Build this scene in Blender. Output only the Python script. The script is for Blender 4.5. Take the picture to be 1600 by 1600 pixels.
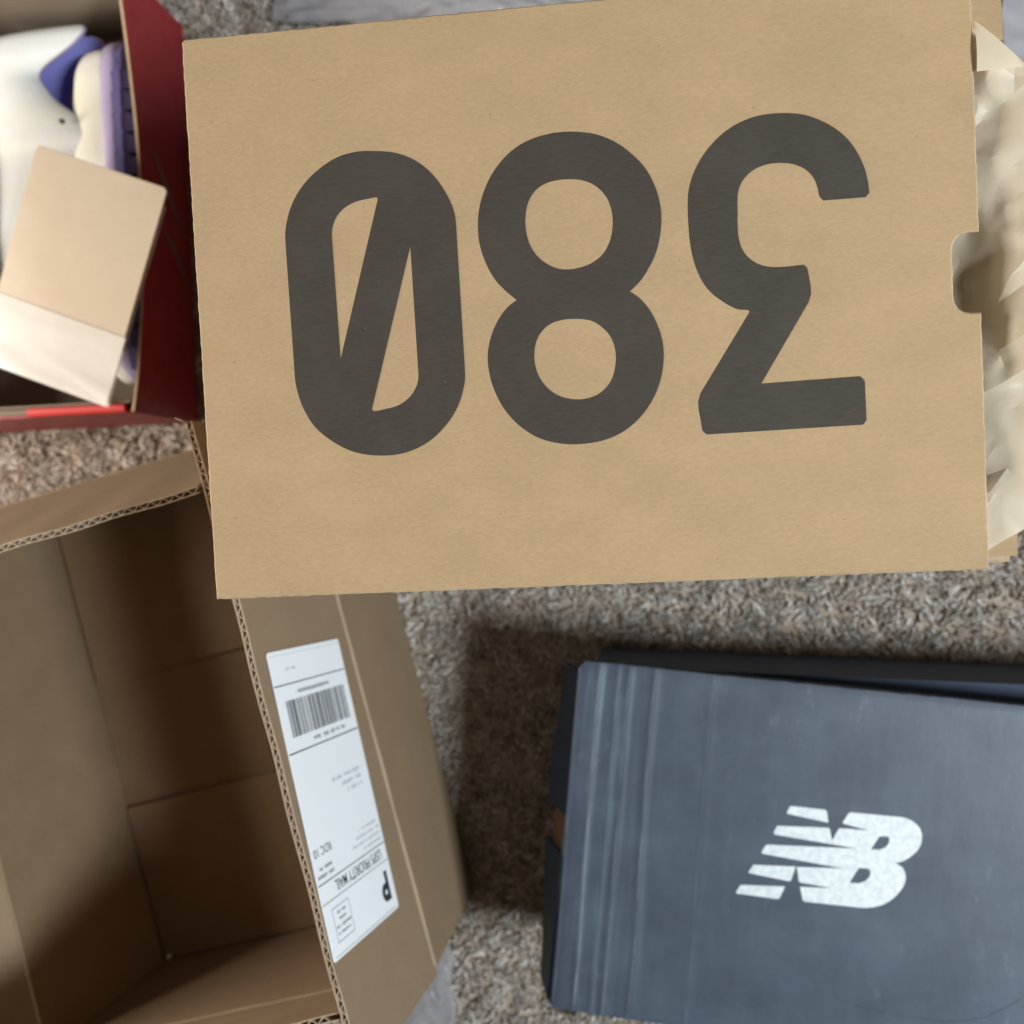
import bpy, bmesh, math, random
import numpy as np
from mathutils import Matrix, Vector, noise

for o in list(bpy.data.objects):
    bpy.data.objects.remove(o)
scene = bpy.context.scene
COL = scene.collection
R = math.radians
random.seed(7)
rng = np.random.default_rng(7)

# ---------------------------------------------------------------- camera
cd = bpy.data.cameras.new('camera')
cd.sensor_width = 36.0
cd.lens = 36.09
cd.clip_start = 0.02
cd.clip_end = 50
cd.dof.use_dof = True
cd.dof.focus_distance = 0.455
cd.dof.aperture_fstop = 8.2
cam = bpy.data.objects.new('camera', cd)
COL.objects.link(cam)
right = Vector((0.9899, 0.0, -0.1419)).normalized()
fwd = Vector((-0.1419, -0.0094, -0.9898)).normalized()
up = right.cross(fwd).normalized()
cam.matrix_world = Matrix(((right.x, up.x, -fwd.x, 0), (right.y, up.y, -fwd.y, 0),
                           (right.z, up.z, -fwd.z, 0.84), (0, 0, 0, 1)))
scene.camera = cam

# ---------------------------------------------------------------- light
world = bpy.data.worlds.new('World')
scene.world = world
world.use_nodes = True
bg = world.node_tree.nodes['Background']
bg.inputs[0].default_value = (1.0, 0.80, 0.62, 1)
bg.inputs[1].default_value = 0.105


def area(name, direction, dist, sx, sy, power, color, target=(-0.1, 0.0, 0.2)):
    l = bpy.data.lights.new(name, 'AREA')
    l.shape = 'RECTANGLE'
    l.size, l.size_y, l.energy, l.color = sx, sy, power, color
    o = bpy.data.objects.new(name, l)
    COL.objects.link(o)
    d = Vector(direction).normalized()
    o.location = Vector(target) + d * dist
    o.rotation_euler = (-d).to_track_quat('-Z', 'Y').to_euler()
    return o


area('window_light', (0.92, -0.24, 1.0), 2.6, 0.50, 0.50, 80, (0.86, 0.95, 1.0))
area('room_light', (-1.0, -0.04, 0.36), 1.15, 0.45, 0.45, 17, (1.0, 0.92, 0.82))

vs = scene.view_settings
vs.view_transform = 'Standard'
vs.look = 'None'
vs.exposure = 0.0
vs.gamma = 1.0
vs.use_curve_mapping = False


# ---------------------------------------------------------------- materials
def mat(name, color, rough=0.7, spec=0.3, **k):
    m = bpy.data.materials.new(name)
    m.use_nodes = True
    nt = m.node_tree
    b = nt.nodes['Principled BSDF']
    b.inputs['Base Color'].default_value = (*color, 1)
    b.inputs['Roughness'].default_value = rough
    b.inputs['Specular IOR Level'].default_value = spec
    for kk, v in k.items():
        b.inputs[kk.replace('_', ' ')].default_value = v
    return m


class NT:
    """small node helper"""
    def __init__(s, m):
        s.m = m
        s.nt = m.node_tree
        s.b = s.nt.nodes['Principled BSDF']
        s.tc = s.nt.nodes.new('ShaderNodeTexCoord')

    def n(s, kind, **k):
        x = s.nt.nodes.new(kind)
        for a, v in k.items():
            setattr(x, a, v)
        return x

    def lk(s, a, b):
        s.nt.links.new(a, b)

    def coord(s, scale=(1, 1, 1), rot=(0, 0, 0)):
        mp = s.n('ShaderNodeMapping')
        mp.inputs['Scale'].default_value = scale
        mp.inputs['Rotation'].default_value = rot
        s.lk(s.tc.outputs['Object'], mp.inputs['Vector'])
        return mp.outputs[0]

    def noise(s, scale, detail=4, rough=0.55, stretch=(1, 1, 1), rot=(0, 0, 0), dist=0.0):
        t = s.n('ShaderNodeTexNoise')
        t.inputs['Scale'].default_value = scale
        t.inputs['Detail'].default_value = detail
        t.inputs['Roughness'].default_value = rough
        t.inputs['Distortion'].default_value = dist
        s.lk(s.coord(stretch, rot), t.inputs['Vector'])
        return t.outputs['Fac']

    def ramp(s, fac, stops):
        r = s.n('ShaderNodeValToRGB')
        e = r.color_ramp.elements
        while len(e) < len(stops):
            e.new(0.5)
        for el, (p, c) in zip(e, stops):
            el.position = p
            el.color = (*c, 1) if len(c) == 3 else c
        s.lk(fac, r.inputs[0])
        return r.outputs[0]

    def math(s, op, a, b=None, c=None):
        x = s.n('ShaderNodeMath', operation=op)
        for i, v in enumerate((a, b, c)):
            if v is None:
                continue
            if isinstance(v, (int, float)):
                x.inputs[i].default_value = v
            else:
                s.lk(v, x.inputs[i])
        return x.outputs[0]

    def mix(s, fac, a, b, blend='MIX'):
        x = s.n('ShaderNodeMix', data_type='RGBA', blend_type=blend)
        for i, v in ((0, fac), (6, a), (7, b)):
            if isinstance(v, (int, float)):
                x.inputs[i].default_value = v
            elif isinstance(v, tuple):
                x.inputs[i].default_value = (*v, 1)
            else:
                s.lk(v, x.inputs[i])
        return x.outputs[2]

    def color(s, c):
        s.lk(c, s.b.inputs['Base Color'])

    def bump(s, h, strength=0.3, dist=0.001):
        x = s.n('ShaderNodeBump')
        x.inputs['Strength'].default_value = strength
        x.inputs['Distance'].default_value = dist
        s.lk(h, x.inputs['Height'])
        s.lk(x.outputs[0], s.b.inputs['Normal'])


def kraft(name, c, var=0.10, speck=True, fib=(0.25, 1, 1), rough=0.72, spec=0.25, wave=0.0006, flutes=0.0):
    m = mat(name, c, rough, spec)
    t = NT(m)
    lo = tuple(v * (1 - var) for v in c)
    hi = tuple(min(1, v * (1 + var)) for v in c)
    fibre = t.noise(800, 4, 0.65, fib)
    blot = t.noise(38, 5, 0.6, (0.6, 1, 1))
    f = t.math('ADD', t.math('MULTIPLY', fibre, 0.55), t.math('MULTIPLY', blot, 0.45))
    col = t.ramp(f, [(0.32, lo), (0.50, c), (0.68, hi)])
    if speck:
        sp = t.noise(520, 2, 0.5, (0.5, 1, 1))
        col = t.mix(t.ramp(sp, [(0.72, (0, 0, 0)), (0.80, (1, 1, 1))]), col, tuple(v * 0.62 for v in c))
        sp2 = t.noise(640, 2, 0.5, (0.35, 1, 1), (0, 0, 0.3))
        col = t.mix(t.ramp(sp2, [(0.70, (0, 0, 0)), (0.80, (0.6, 0.6, 0.6))]), col, tuple(min(1, v * 1.25) for v in c))
    t.color(col)
    h = t.math('ADD', t.math('MULTIPLY', fibre, 0.12), t.math('MULTIPLY', t.noise(26, 3, 0.5, (1, 0.5, 1)), 1.0))
    if flutes:
        sp3 = t.n('ShaderNodeSeparateXYZ')
        t.lk(t.tc.outputs['Object'], sp3.inputs[0])
        k = 2 * math.pi / 0.0078
        wv = t.math('ADD', t.math('SINE', t.math('MULTIPLY', sp3.outputs[0], k)), t.math('SINE', t.math('MULTIPLY', sp3.outputs[1], k)))
        h = t.math('ADD', h, t.math('MULTIPLY', t.math('MULTIPLY', wv, flutes), t.noise(18, 3, 0.6)))
    t.bump(h, 0.35, wave)
    return m


KRAFT = kraft('kraft_board', (0.440, 0.302, 0.166), 0.13, fib=(0.4, 1, 1))
KRAFT_EDGE = kraft('kraft_edge', (0.47, 0.345, 0.215), 0.25)
CARTON_IN_SHADED = kraft('carton_inner_board_shaded', (0.205, 0.133, 0.076), 0.12, False)  # carton board darkened, the interior's shade is put into its colour
CARTON_INW_SHADED = kraft('carton_inner_wall_shaded', (0.215, 0.150, 0.092), 0.12, False, flutes=0.18)  # inner wall faces, likewise darkened in colour for the shade inside
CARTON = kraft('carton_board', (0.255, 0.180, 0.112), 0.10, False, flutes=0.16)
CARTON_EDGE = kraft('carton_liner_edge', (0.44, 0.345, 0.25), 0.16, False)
CARTON_CREASE = kraft('carton_worn_lit_crease', (0.36, 0.28, 0.195), 0.14, False)  # worn fold, its highlight also put into the lighter colour
REDKRAFT = kraft('red_box_inner_board', (0.21, 0.165, 0.12), 0.1, False)


def make_ink():
    m = mat('dark_print_ink', (0.055, 0.050, 0.042), 0.7, 0.2)
    t = NT(m)
    f = t.noise(900, 3, 0.6, (0.2, 1, 1))
    col = t.ramp(f, [(0.3, (0.053, 0.044, 0.034)), (0.7, (0.066, 0.056, 0.044))])
    # pin-holes and thin spots where the ink missed the fibres
    ph = t.noise(1400, 2, 0.5, (0.5, 1, 1))
    col = t.mix(t.ramp(ph, [(0.70, (0, 0, 0)), (0.78, (0.55, 0.55, 0.55))]), col, (0.20, 0.16, 0.11))
    col = t.mix(t.ramp(t.noise(30, 4, 0.6), [(0.45, (0, 0, 0)), (0.75, (0.4, 0.4, 0.4))]), col, (0.086, 0.075, 0.060))
    t.color(col)
    t.bump(f, 0.08, 0.0002)
    return m


INK = make_ink()
LABEL_INK = mat('label_ink', (0.035, 0.038, 0.042), 0.6)
LABEL_GREY = mat('label_grey_print', (0.30, 0.32, 0.34), 0.6)
LABEL_PALE = mat('label_pale_print', (0.52, 0.55, 0.58), 0.6)
WHITE_LABEL = mat('white_label_paper', (0.86, 0.89, 0.92), 0.35, 0.4)
_t = NT(WHITE_LABEL)
_t.bump(_t.noise(45, 4, 0.6, (1, 0.5, 1)), 0.3, 0.0008)


def make_grey_lid():
    m = mat('worn_grey_card', (0.115, 0.145, 0.185), 0.42, 0.45)
    t = NT(m)
    c0, c1, c2 = (0.060, 0.078, 0.106), (0.073, 0.093, 0.126), (0.090, 0.113, 0.148)
    blot = t.noise(22, 6, 0.62, (0.8, 1, 1))
    col = t.ramp(blot, [(0.30, c0), (0.52, c1), (0.75, c2)])
    # long rub marks that run with the board
    rub = t.noise(60, 5, 0.6, (1.6, 0.12, 1))
    sx0 = t.n('ShaderNodeSeparateXYZ')
    t.lk(t.tc.outputs['Object'], sx0.inputs[0])
    near = t.math('SUBTRACT', 1.0, t.math('MINIMUM', t.math('DIVIDE', sx0.outputs[0], 0.075), 0.88))
    col = t.mix(t.math('MULTIPLY', near, t.ramp(rub, [(0.50, (0, 0, 0)), (0.72, (0.5, 0.5, 0.5))])), col, (0.22, 0.27, 0.33))
    sc = t.noise(95, 4, 0.7, (1, 0.45, 1), (0, 0, 0.2))
    area_ = t.noise(9, 2, 0.5)
    msk = t.math('MULTIPLY', t.ramp(sc, [(0.58, (0, 0, 0)), (0.70, (1, 1, 1))]), t.ramp(area_, [(0.45, (0, 0, 0)), (0.65, (0.6, 0.6, 0.6))]))
    col = t.mix(t.math('MULTIPLY', msk, 0.55), col, (0.20, 0.235, 0.28))
    # worn crests of the five score lines near the left end
    sx = t.n('ShaderNodeSeparateXYZ')
    t.lk(t.tc.outputs['Object'], sx.inputs[0])
    wob = t.math('MULTIPLY', t.math('SUBTRACT', t.noise(7, 2, 0.5, (0.2, 1, 1)), 0.5), 0.006)
    x = t.math('ADD', sx.outputs[0], wob)
    gate = t.noise(30, 3, 0.6, (0.3, 1, 1))
    for x0, w, a in ((0.0010, 0.0012, 0.55), (0.0155, 0.0009, 0.85), (0.0285, 0.0008, 0.35), (0.0355, 0.0009, 0.5),
                     (0.0530, 0.0010, 0.55), (0.0920, 0.0008, 0.18)):
        d = t.math('ABSOLUTE', t.math('SUBTRACT', x, x0))
        k = t.math('SUBTRACT', 1.0, t.math('MINIMUM', t.math('DIVIDE', d, w), 1.0))
        k = t.math('MULTIPLY', k, t.math('MULTIPLY', t.ramp(gate, [(0.35, (0.15,) * 3), (0.6, (1, 1, 1))]), a * 0.65))
        col = t.mix(k, col, (0.36, 0.41, 0.47))
    t.color(col)
    rr = t.n('ShaderNodeMapRange')
    rr.inputs['To Min'].default_value = 0.34
    rr.inputs['To Max'].default_value = 0.55
    t.lk(blot, rr.inputs[0])
    t.lk(rr.outputs[0], t.b.inputs['Roughness'])
    h = t.math('ADD', t.math('MULTIPLY', t.noise(30, 4, 0.6, (1, 0.5, 1)), 1.0), t.math('MULTIPLY', t.noise(700, 3, 0.6), 0.06))
    t.bump(h, 0.4, 0.0008)
    return m


GREYLID = make_grey_lid()
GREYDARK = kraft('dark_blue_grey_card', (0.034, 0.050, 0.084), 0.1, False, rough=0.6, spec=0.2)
LOGOWHITE = mat('white_print', (0.74, 0.80, 0.82), 0.5)
_t = NT(LOGOWHITE)
_t.color(_t.ramp(_t.noise(240, 4, 0.6), [(0.35, (0.62, 0.69, 0.73)), (0.6, (0.80, 0.85, 0.86))]))


def make_red():
    m = mat('red_card', (0.30, 0.022, 0.030), 0.42, 0.4)
    t = NT(m)
    t.color(t.ramp(t.noise(60, 4, 0.6), [(0.3, (0.26, 0.017, 0.024)), (0.7, (0.34, 0.028, 0.036))]))
    t.bump(t.noise(45, 3), 0.2, 0.0006)
    return m


RED = make_red()
RED_LIT = mat('red_lip_lit', (0.62, 0.045, 0.045), 0.45, 0.4)  # same red card, brightness of the lit top put into its colour
GREYPRINT = mat('grey_print_on_red', (0.17, 0.12, 0.12), 0.5)


def make_tissue():
    m = mat('cream_tissue', (0.80, 0.755, 0.655), 0.42, 0.4)
    m.node_tree.nodes['Principled BSDF'].inputs['Transmission Weight'].default_value = 0.0
    t = NT(m)
    t.color(t.ramp(t.noise(45, 4, 0.6), [(0.3, (0.80, 0.68, 0.49)), (0.7, (0.88, 0.79, 0.63))]))
    t.bump(t.noise(160, 4, 0.6), 0.35, 0.0006)
    # thin paper lets some light through
    tr = t.n('ShaderNodeBsdfTranslucent')
    tr.inputs['Color'].default_value = (0.78, 0.68, 0.50, 1)
    mx = t.n('ShaderNodeMixShader')
    mx.inputs[0].default_value = 0.34
    out = [n for n in t.nt.nodes if n.type == 'OUTPUT_MATERIAL'][0]
    t.lk(t.b.outputs[0], mx.inputs[1])
    t.lk(tr.outputs[0], mx.inputs[2])
    t.lk(mx.outputs[0], out.inputs[0])
    return m


TISSUE = make_tissue()


def make_glassine():
    m = mat('glassine_paper', (0.80, 0.74, 0.66), 0.38, 0.4)
    t = NT(m)
    t.color(t.ramp(t.noise(22, 4, 0.6), [(0.3, (0.80, 0.76, 0.70)), (0.7, (0.88, 0.85, 0.80))]))
    tr = t.n('ShaderNodeBsdfTransparent')
    mx = t.n('ShaderNodeMixShader')
    mx.inputs[0].default_value = 0.24
    out = [n for n in t.nt.nodes if n.type == 'OUTPUT_MATERIAL'][0]
    t.lk(t.b.outputs[0], mx.inputs[1])
    t.lk(tr.outputs[0], mx.inputs[2])
    t.lk(mx.outputs[0], out.inputs[0])
    return m


GLASSINE = make_glassine()
CARDTAN = kraft('tan_card', (0.64, 0.54, 0.42), 0.05, False)


def make_plastic(name, c, alpha, rough=0.22):
    m = mat(name, c, rough, 0.5)
    t = NT(m)
    tr = t.n('ShaderNodeBsdfTransparent')
    tr.inputs['Color'].default_value = (0.93, 0.93, 0.95, 1)
    mx = t.n('ShaderNodeMixShader')
    mx.inputs[0].default_value = 1 - alpha
    out = [n for n in t.nt.nodes if n.type == 'OUTPUT_MATERIAL'][0]
    t.lk(t.b.outputs[0], mx.inputs[1])
    t.lk(tr.outputs[0], mx.inputs[2])
    t.lk(mx.outputs[0], out.inputs[0])
    return m


CLEARBAG = make_plastic('clear_plastic_film', (0.46, 0.45, 0.47), 0.58)
GREYBAG = mat('grey_poly_film', (0.34, 0.335, 0.355), 0.35, 0.5)

SHOE_WHITE = mat('white_synthetic_upper', (0.80, 0.82, 0.79), 0.38, 0.45)
_t = NT(SHOE_WHITE)
_t.color(_t.ramp(_t.noise(24, 4, 0.6), [(0.32, (0.82, 0.85, 0.87)), (0.66, (0.82, 0.82, 0.74))]))
_t.bump(_t.noise(240, 3), 0.25, 0.0006)
SHOE_CREAM = mat('cream_mesh_upper', (0.74, 0.69, 0.57), 0.5, 0.35)
_t = NT(SHOE_CREAM)
_t.color(_t.ramp(_t.noise(26, 4, 0.6), [(0.32, (0.70, 0.68, 0.55)), (0.66, (0.78, 0.76, 0.71))]))
_t.bump(_t.noise(300, 3), 0.3, 0.0006)
LAVENDER = mat('lavender_lining', (0.27, 0.27, 0.66), 0.75, 0.2, Sheen_Weight=0.2)
LILAC = mat('lilac_midsole', (0.40, 0.33, 0.50), 0.55, 0.3)
PURPLE = mat('purple_rubber_outsole', (0.12, 0.10, 0.25), 0.5, 0.4)
DARKBLUE = mat('dark_dot', (0.03, 0.03, 0.05), 0.6)


def make_pile():
    m = mat('carpet_yarn', (0.4, 0.36, 0.32), 0.9, 0.1, Sheen_Weight=0.15)
    t = NT(m)
    a = t.n('ShaderNodeAttribute')
    a.attribute_name = 'yarn'
    t.color(t.ramp(a.outputs['Fac'], [(0.0, (0.31, 0.245, 0.19)), (0.28, (0.50, 0.43, 0.36)), (0.6, (0.66, 0.59, 0.52)), (1.0, (0.84, 0.79, 0.73))]))
    return m


PILE = make_pile()
BACKING = mat('carpet_backing', (0.36, 0.29, 0.23), 0.95, 0.05)


# ---------------------------------------------------------------- mesh helpers
def link(name, me, m, parent=None, label=None, cat=None, kind=None, group=None):
    o = bpy.data.objects.new(name, me)
    COL.objects.link(o)
    if m is not None:
        for mm in (m if isinstance(m, (list, tuple)) else [m]):
            me.materials.append(mm)
    if parent:
        o.parent = parent
    tag(o, label, cat, kind, group)
    return o


def tag(o, label=None, cat=None, kind=None, group=None):
    for k, v in (('label', label), ('category', cat), ('kind', kind), ('group', group)):
        if v:
            o[k] = v


def thing(name, label, cat, matrix=None, group=None):
    o = bpy.data.objects.new(name, None)
    o.empty_display_size = 0.02
    COL.objects.link(o)
    if matrix is not None:
        o.matrix_world = matrix
    tag(o, label, cat, None, group)
    return o


def frame(origin, xa, ya):
    xa = Vector(xa).normalized()
    ya = Vector(ya)
    ya = (ya - xa * xa.dot(ya)).normalized()
    za = xa.cross(ya)
    o = Vector(origin)
    return Matrix(((xa.x, ya.x, za.x, o.x), (xa.y, ya.y, za.y, o.y), (xa.z, ya.z, za.z, o.z), (0, 0, 0, 1)))


class MB:
    def __init__(s):
        s.v, s.f, s.mi = [], [], []

    def add(s, vs, fs, mi=0):
        b = len(s.v)
        s.v += [tuple(x) for x in vs]
        s.f += [tuple(b + i for i in f) for f in fs]
        s.mi += [mi] * len(fs)

    def box(s, a, b, mi=0):
        x0, y0, z0 = a
        x1, y1, z1 = b
        s.hexa([(x0, y0, z0), (x1, y0, z0), (x1, y1, z0), (x0, y1, z0)], [(x0, y0, z1), (x1, y0, z1), (x1, y1, z1), (x0, y1, z1)], mi)

    def hexa(s, lo, hi, mi=0):
        s.add(list(lo) + list(hi), [(3, 2, 1, 0), (4, 5, 6, 7), (0, 1, 5, 4), (1, 2, 6, 5), (2, 3, 7, 6), (3, 0, 4, 7)], mi)

    def slab(s, quad, n, t, mi=0):
        """quad of four points, thickened by t along n"""
        q = [Vector(p) for p in quad]
        n = Vector(n).normalized() * t
        s.hexa(q, [p + n for p in q], mi)

    def rings(s, rings, closed=True, cap=True, mi=0):
        n = len(rings[0])
        b = len(s.v)
        for r in rings:
            s.v += [tuple(p) for p in r]
        for i in range(len(rings) - 1):
            for j in range(n if closed else n - 1):
                k = (j + 1) % n
                s.f.append((b + i * n + j, b + i * n + k, b + (i + 1) * n + k, b + (i + 1) * n + j))
                s.mi.append(mi)
        if cap:
            s.f.append(tuple(b + j for j in reversed(range(n))))
            s.f.append(tuple(b + (len(rings) - 1) * n + j for j in range(n)))
            s.mi += [mi, mi]

    def grid(s, nu, nv, fn, mi=0):
        b = len(s.v)
        for i in range(nu + 1):
            for j in range(nv + 1):
                s.v.append(tuple(fn(i / nu, j / nv)))
        for i in range(nu):
            for j in range(nv):
                a = b + i * (nv + 1) + j
                s.f.append((a, a + nv + 1, a + nv + 2, a + 1))
                s.mi.append(mi)

    def mesh(s, name, smooth=False):
        me = bpy.data.meshes.new(name)
        me.from_pydata(s.v, [], s.f)
        if any(s.mi):
            me.polygons.foreach_set('material_index', s.mi)
        bm = bmesh.new()
        bm.from_mesh(me)
        bmesh.ops.recalc_face_normals(bm, faces=bm.faces)
        bm.to_mesh(me)
        bm.free()
        if smooth:
            me.polygons.foreach_set('use_smooth', [True] * len(me.polygons))
        me.update()
        return me

    def build(s, name, m, parent=None, smooth=False, **k):
        return link(name, s.mesh(name, smooth), m, parent, **k)


def smooth_poly(p, limit=38, sub=4, only=None):
    """round a traced outline: Catmull-Rom between points, sharp turns kept"""
    p = [Vector(a) for a in p]
    n = len(p)
    turn = []
    for i in range(n):
        a, b = p[i] - p[i - 1], p[(i + 1) % n] - p[i]
        turn.append(math.degrees(a.angle(b)) if a.length > 1e-9 and b.length > 1e-9 else 0)
    out = []
    for i in range(n):
        j = (i + 1) % n
        a, b = p[i], p[j]
        seg = (b - a).length
        out.append(a)
        if only is not None and not (only[0] <= i < only[1]):
            continue
        t0 = (b - a) if turn[i] > limit else (b - p[i - 1]).normalized() * seg
        t1 = (b - a) if turn[j] > limit else (p[(j + 1) % n] - a).normalized() * seg
        if seg > 20:
            continue
        if (a - p[i - 1]).length > 20:
            t0 = (a - p[i - 1]).normalized() * seg
        if (p[(j + 1) % n] - b).length > 20:
            t1 = (p[(j + 1) % n] - b).normalized() * seg
        for q in range(1, sub):
            u = q / sub
            h00, h10 = 2*u**3-3*u**2+1, u**3-2*u**2+u
            h01, h11 = -2*u**3+3*u**2, u**3-u**2
            out.append(a*h00 + t0*h10 + b*h01 + t1*h11)
    return out


def flat_shape(name, loops, m, parent, z, scale=0.001, extrude=0.00004, smooth=38, **k):
    """filled outline with holes, lying flat at height z of its parent"""
    cu = bpy.data.curves.new(name, 'CURVE')
    cu.dimensions = '2D'
    cu.fill_mode = 'BOTH'
    cu.extrude = extrude
    for lp in loops:
        pts = smooth_poly([Vector((x, y)) for x, y in lp], smooth) if smooth else [Vector(q) for q in lp]
        sp = cu.splines.new('POLY')
        sp.points.add(len(pts) - 1)
        for q, pt in zip(sp.points, pts):
            q.co = (pt.x * scale, pt.y * scale, 0, 1)
        sp.use_cyclic_u = True
    tmp = bpy.data.objects.new(name, cu)
    COL.objects.link(tmp)
    dg = bpy.context.evaluated_depsgraph_get()
    me = bpy.data.meshes.new_from_object(tmp.evaluated_get(dg))
    bpy.data.objects.remove(tmp)
    bpy.data.curves.remove(cu)
    me.materials.clear()
    o = link(name, me, m, parent, **k)
    o.location.z = z
    return o


def text_mesh(name, txt, size, m, parent, loc, rot, sx=1.0, bold=0.0, align='LEFT'):
    cu = bpy.data.curves.new(name, 'FONT')
    cu.body = txt
    cu.size = size
    cu.offset = bold
    cu.extrude = 0.00003
    cu.align_x = align
    tmp = bpy.data.objects.new(name, cu)
    COL.objects.link(tmp)
    dg = bpy.context.evaluated_depsgraph_get()
    me = bpy.data.meshes.new_from_object(tmp.evaluated_get(dg))
    bpy.data.objects.remove(tmp)
    bpy.data.curves.remove(cu)
    me.materials.clear()
    o = link(name, me, m, parent)
    o.location = loc
    o.rotation_euler = (0, 0, rot)
    o.scale = (sx, 1, 1)
    return o


def jitter_outline(corners, step=0.003, amp=0.00015, seed=1):
    """closed outline through the corners with small wear along its edges"""
    r = random.Random(seed)
    out = []
    n = len(corners)
    for i in range(n):
        a, b = Vector(corners[i]), Vector(corners[(i + 1) % n])
        k = max(1, int((b - a).length / step))
        nrm = Vector((b - a).yx).normalized()
        nrm.y *= -1
        for q in range(k):
            p = a.lerp(b, q / k)
            if q:
                p = p + nrm * r.uniform(-amp, amp)
            out.append(p)
    return out


def board(name, outline, z0, z1, m, parent, round_=0.0005, edge=None, **k):
    """card panel from an outline, its top edge slightly rounded"""
    pts = [Vector(p) for p in outline]
    n = len(pts)
    ar = sum(pts[i].x * pts[(i + 1) % n].y - pts[(i + 1) % n].x * pts[i].y for i in range(n))
    if ar < 0:
        pts.reverse()
    ins = []
    for i in range(n):
        a, b, c = pts[i - 1], pts[i], pts[(i + 1) % n]
        d1, d2 = (b - a).normalized(), (c - b).normalized()
        t = (d1 + d2)
        t = t.normalized() if t.length > 1e-6 else d1
        ins.append(b + Vector((-t.y, t.x)) * round_)
    mb = MB()
    rings = [[(p.x, p.y, z0) for p in pts], [(p.x, p.y, z1 - round_) for p in pts], [(p.x, p.y, z1) for p in ins]]
    mb.rings(rings)
    if edge:
        for i in range(2 * n):
            mb.mi[i] = 1
        m = [m, edge]
    return mb.build(name, m, parent, **k)

# traced outlines, millimetres
ZERO=[[(-84.16,68.86),(-74.98,67.42),(-65.99,63.41),(-58.69,56.86),(-53.52,49.01),(-50.2,40.8),(-49.48,33.28),(-48.96,-27.83),(-49.64,-34.84),(-52.88,-43.74),(-58.43,-51.52),(-66.53,-58.39),(-77.12,-62.72),(-88.6,-63.45),(-99.98,-61.32),(-109.15,-56.43),(-117.16,-49.33),(-121.93,-40.85),(-124.38,-32.5),(-125.03,-25.8),(-125.67,32.84),(-124.92,39.88),(-121.75,48.74),(-116.02,56.87),(-108.32,63.3),(-99.74,67.63),(-91.37,69.15)],[(-83.29,48.01),(-88.43,48.4),(-94.71,47.18),(-100.09,44.07),(-103.49,39.29),(-104.68,33.33),(-103.86,-20.14)],[(-70.07,26.8),(-69.51,-28.11),(-70.3,-33.12),(-73.46,-38.0),(-78.53,-41.57),(-84.32,-42.97),(-91.07,-42.79)]]
EIGHT=[[(4.71,69.69),(12.59,67.98),(20.35,64.2),(27.12,58.68),(32.94,51.67),(36.91,42.64),(38.44,33.79),(37.88,25.09),(35.57,16.49),(31.93,9.73),(28.18,4.71),(23.78,0.87),(27.87,-2.32),(32.02,-7.88),(35.21,-15.15),(36.88,-23.2),(36.53,-31.13),(34.59,-38.98),(30.72,-46.74),(25.1,-53.54),(17.75,-58.94),(9.13,-62.05),(-0.77,-63.05),(-9.72,-62.21),(-18.61,-59.22),(-26.48,-53.56),(-32.47,-46.29),(-36.57,-37.49),(-38.42,-29.28),(-38.46,-21.18),(-36.23,-13.24),(-32.71,-6.74),(-28.86,-2.35),(-24.83,0.42),(-29.41,4.66),(-34.1,10.34),(-37.77,18.18),(-39.79,26.35),(-39.92,34.38),(-38.6,42.28),(-35.16,50.89),(-30.28,58.03),(-23.66,64.12),(-15.84,68.06),(-6.82,69.95),(-1.03,70.17)],[(0.22,50.06),(6.38,48.96),(11.56,46.18),(15.75,41.21),(17.68,35.36),(17.84,29.2),(16.5,23.14),(13.32,17.65),(8.27,14.04),(2.85,12.38),(-3.41,12.03),(-8.7,13.64),(-13.9,17.38),(-17.66,22.97),(-19.23,29.29),(-19.27,35.5),(-17.6,42.01),(-13.76,47.01),(-7.82,49.63)],[(0.91,-9.38),(7.1,-10.67),(11.83,-14.08),(15.17,-18.73),(16.58,-24.59),(16.12,-30.78),(13.88,-36.87),(9.21,-41.5),(3.3,-43.57),(-2.97,-43.48),(-8.72,-41.62),(-13.49,-37.94),(-16.84,-32.81),(-18.35,-26.9),(-18.04,-20.65),(-15.98,-15.42),(-11.72,-11.23),(-5.8,-9.39)]]
THREE=[[(124.33,34.84),(122.69,33.01),(105.6,32.98),(104.09,34.88),(103.59,38.05),(102.0,42.63),(98.62,46.47),(93.86,48.9),(88.59,49.86),(82.36,49.55),(76.94,47.48),(72.77,43.59),(70.78,38.8),(70.31,31.63),(70.12,22.63),(71.2,16.23),(74.14,11.51),(78.93,8.19),(85.12,6.85),(96.67,7.03),(98.1,5.13),(98.02,-8.64),(77.2,-41.51),(117.42,-40.81),(119.72,-42.93),(119.84,-59.21),(118.01,-61.19),(53.96,-61.81),(51.76,-60.04),(51.81,-43.96),(73.49,-11.26),(68.34,-9.65),(62.2,-5.79),(56.56,-0.41),(52.8,6.67),(50.62,15.0),(49.75,24.13),(49.88,37.7),(51.27,44.82),(54.74,52.21),(59.51,58.58),(66.02,64.32),(73.33,68.19),(81.41,70.18),(90.27,70.32),(99.04,68.87),(106.81,65.37),(113.63,60.36),(118.65,54.19),(122.3,46.36),(123.81,40.03)]]
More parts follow.
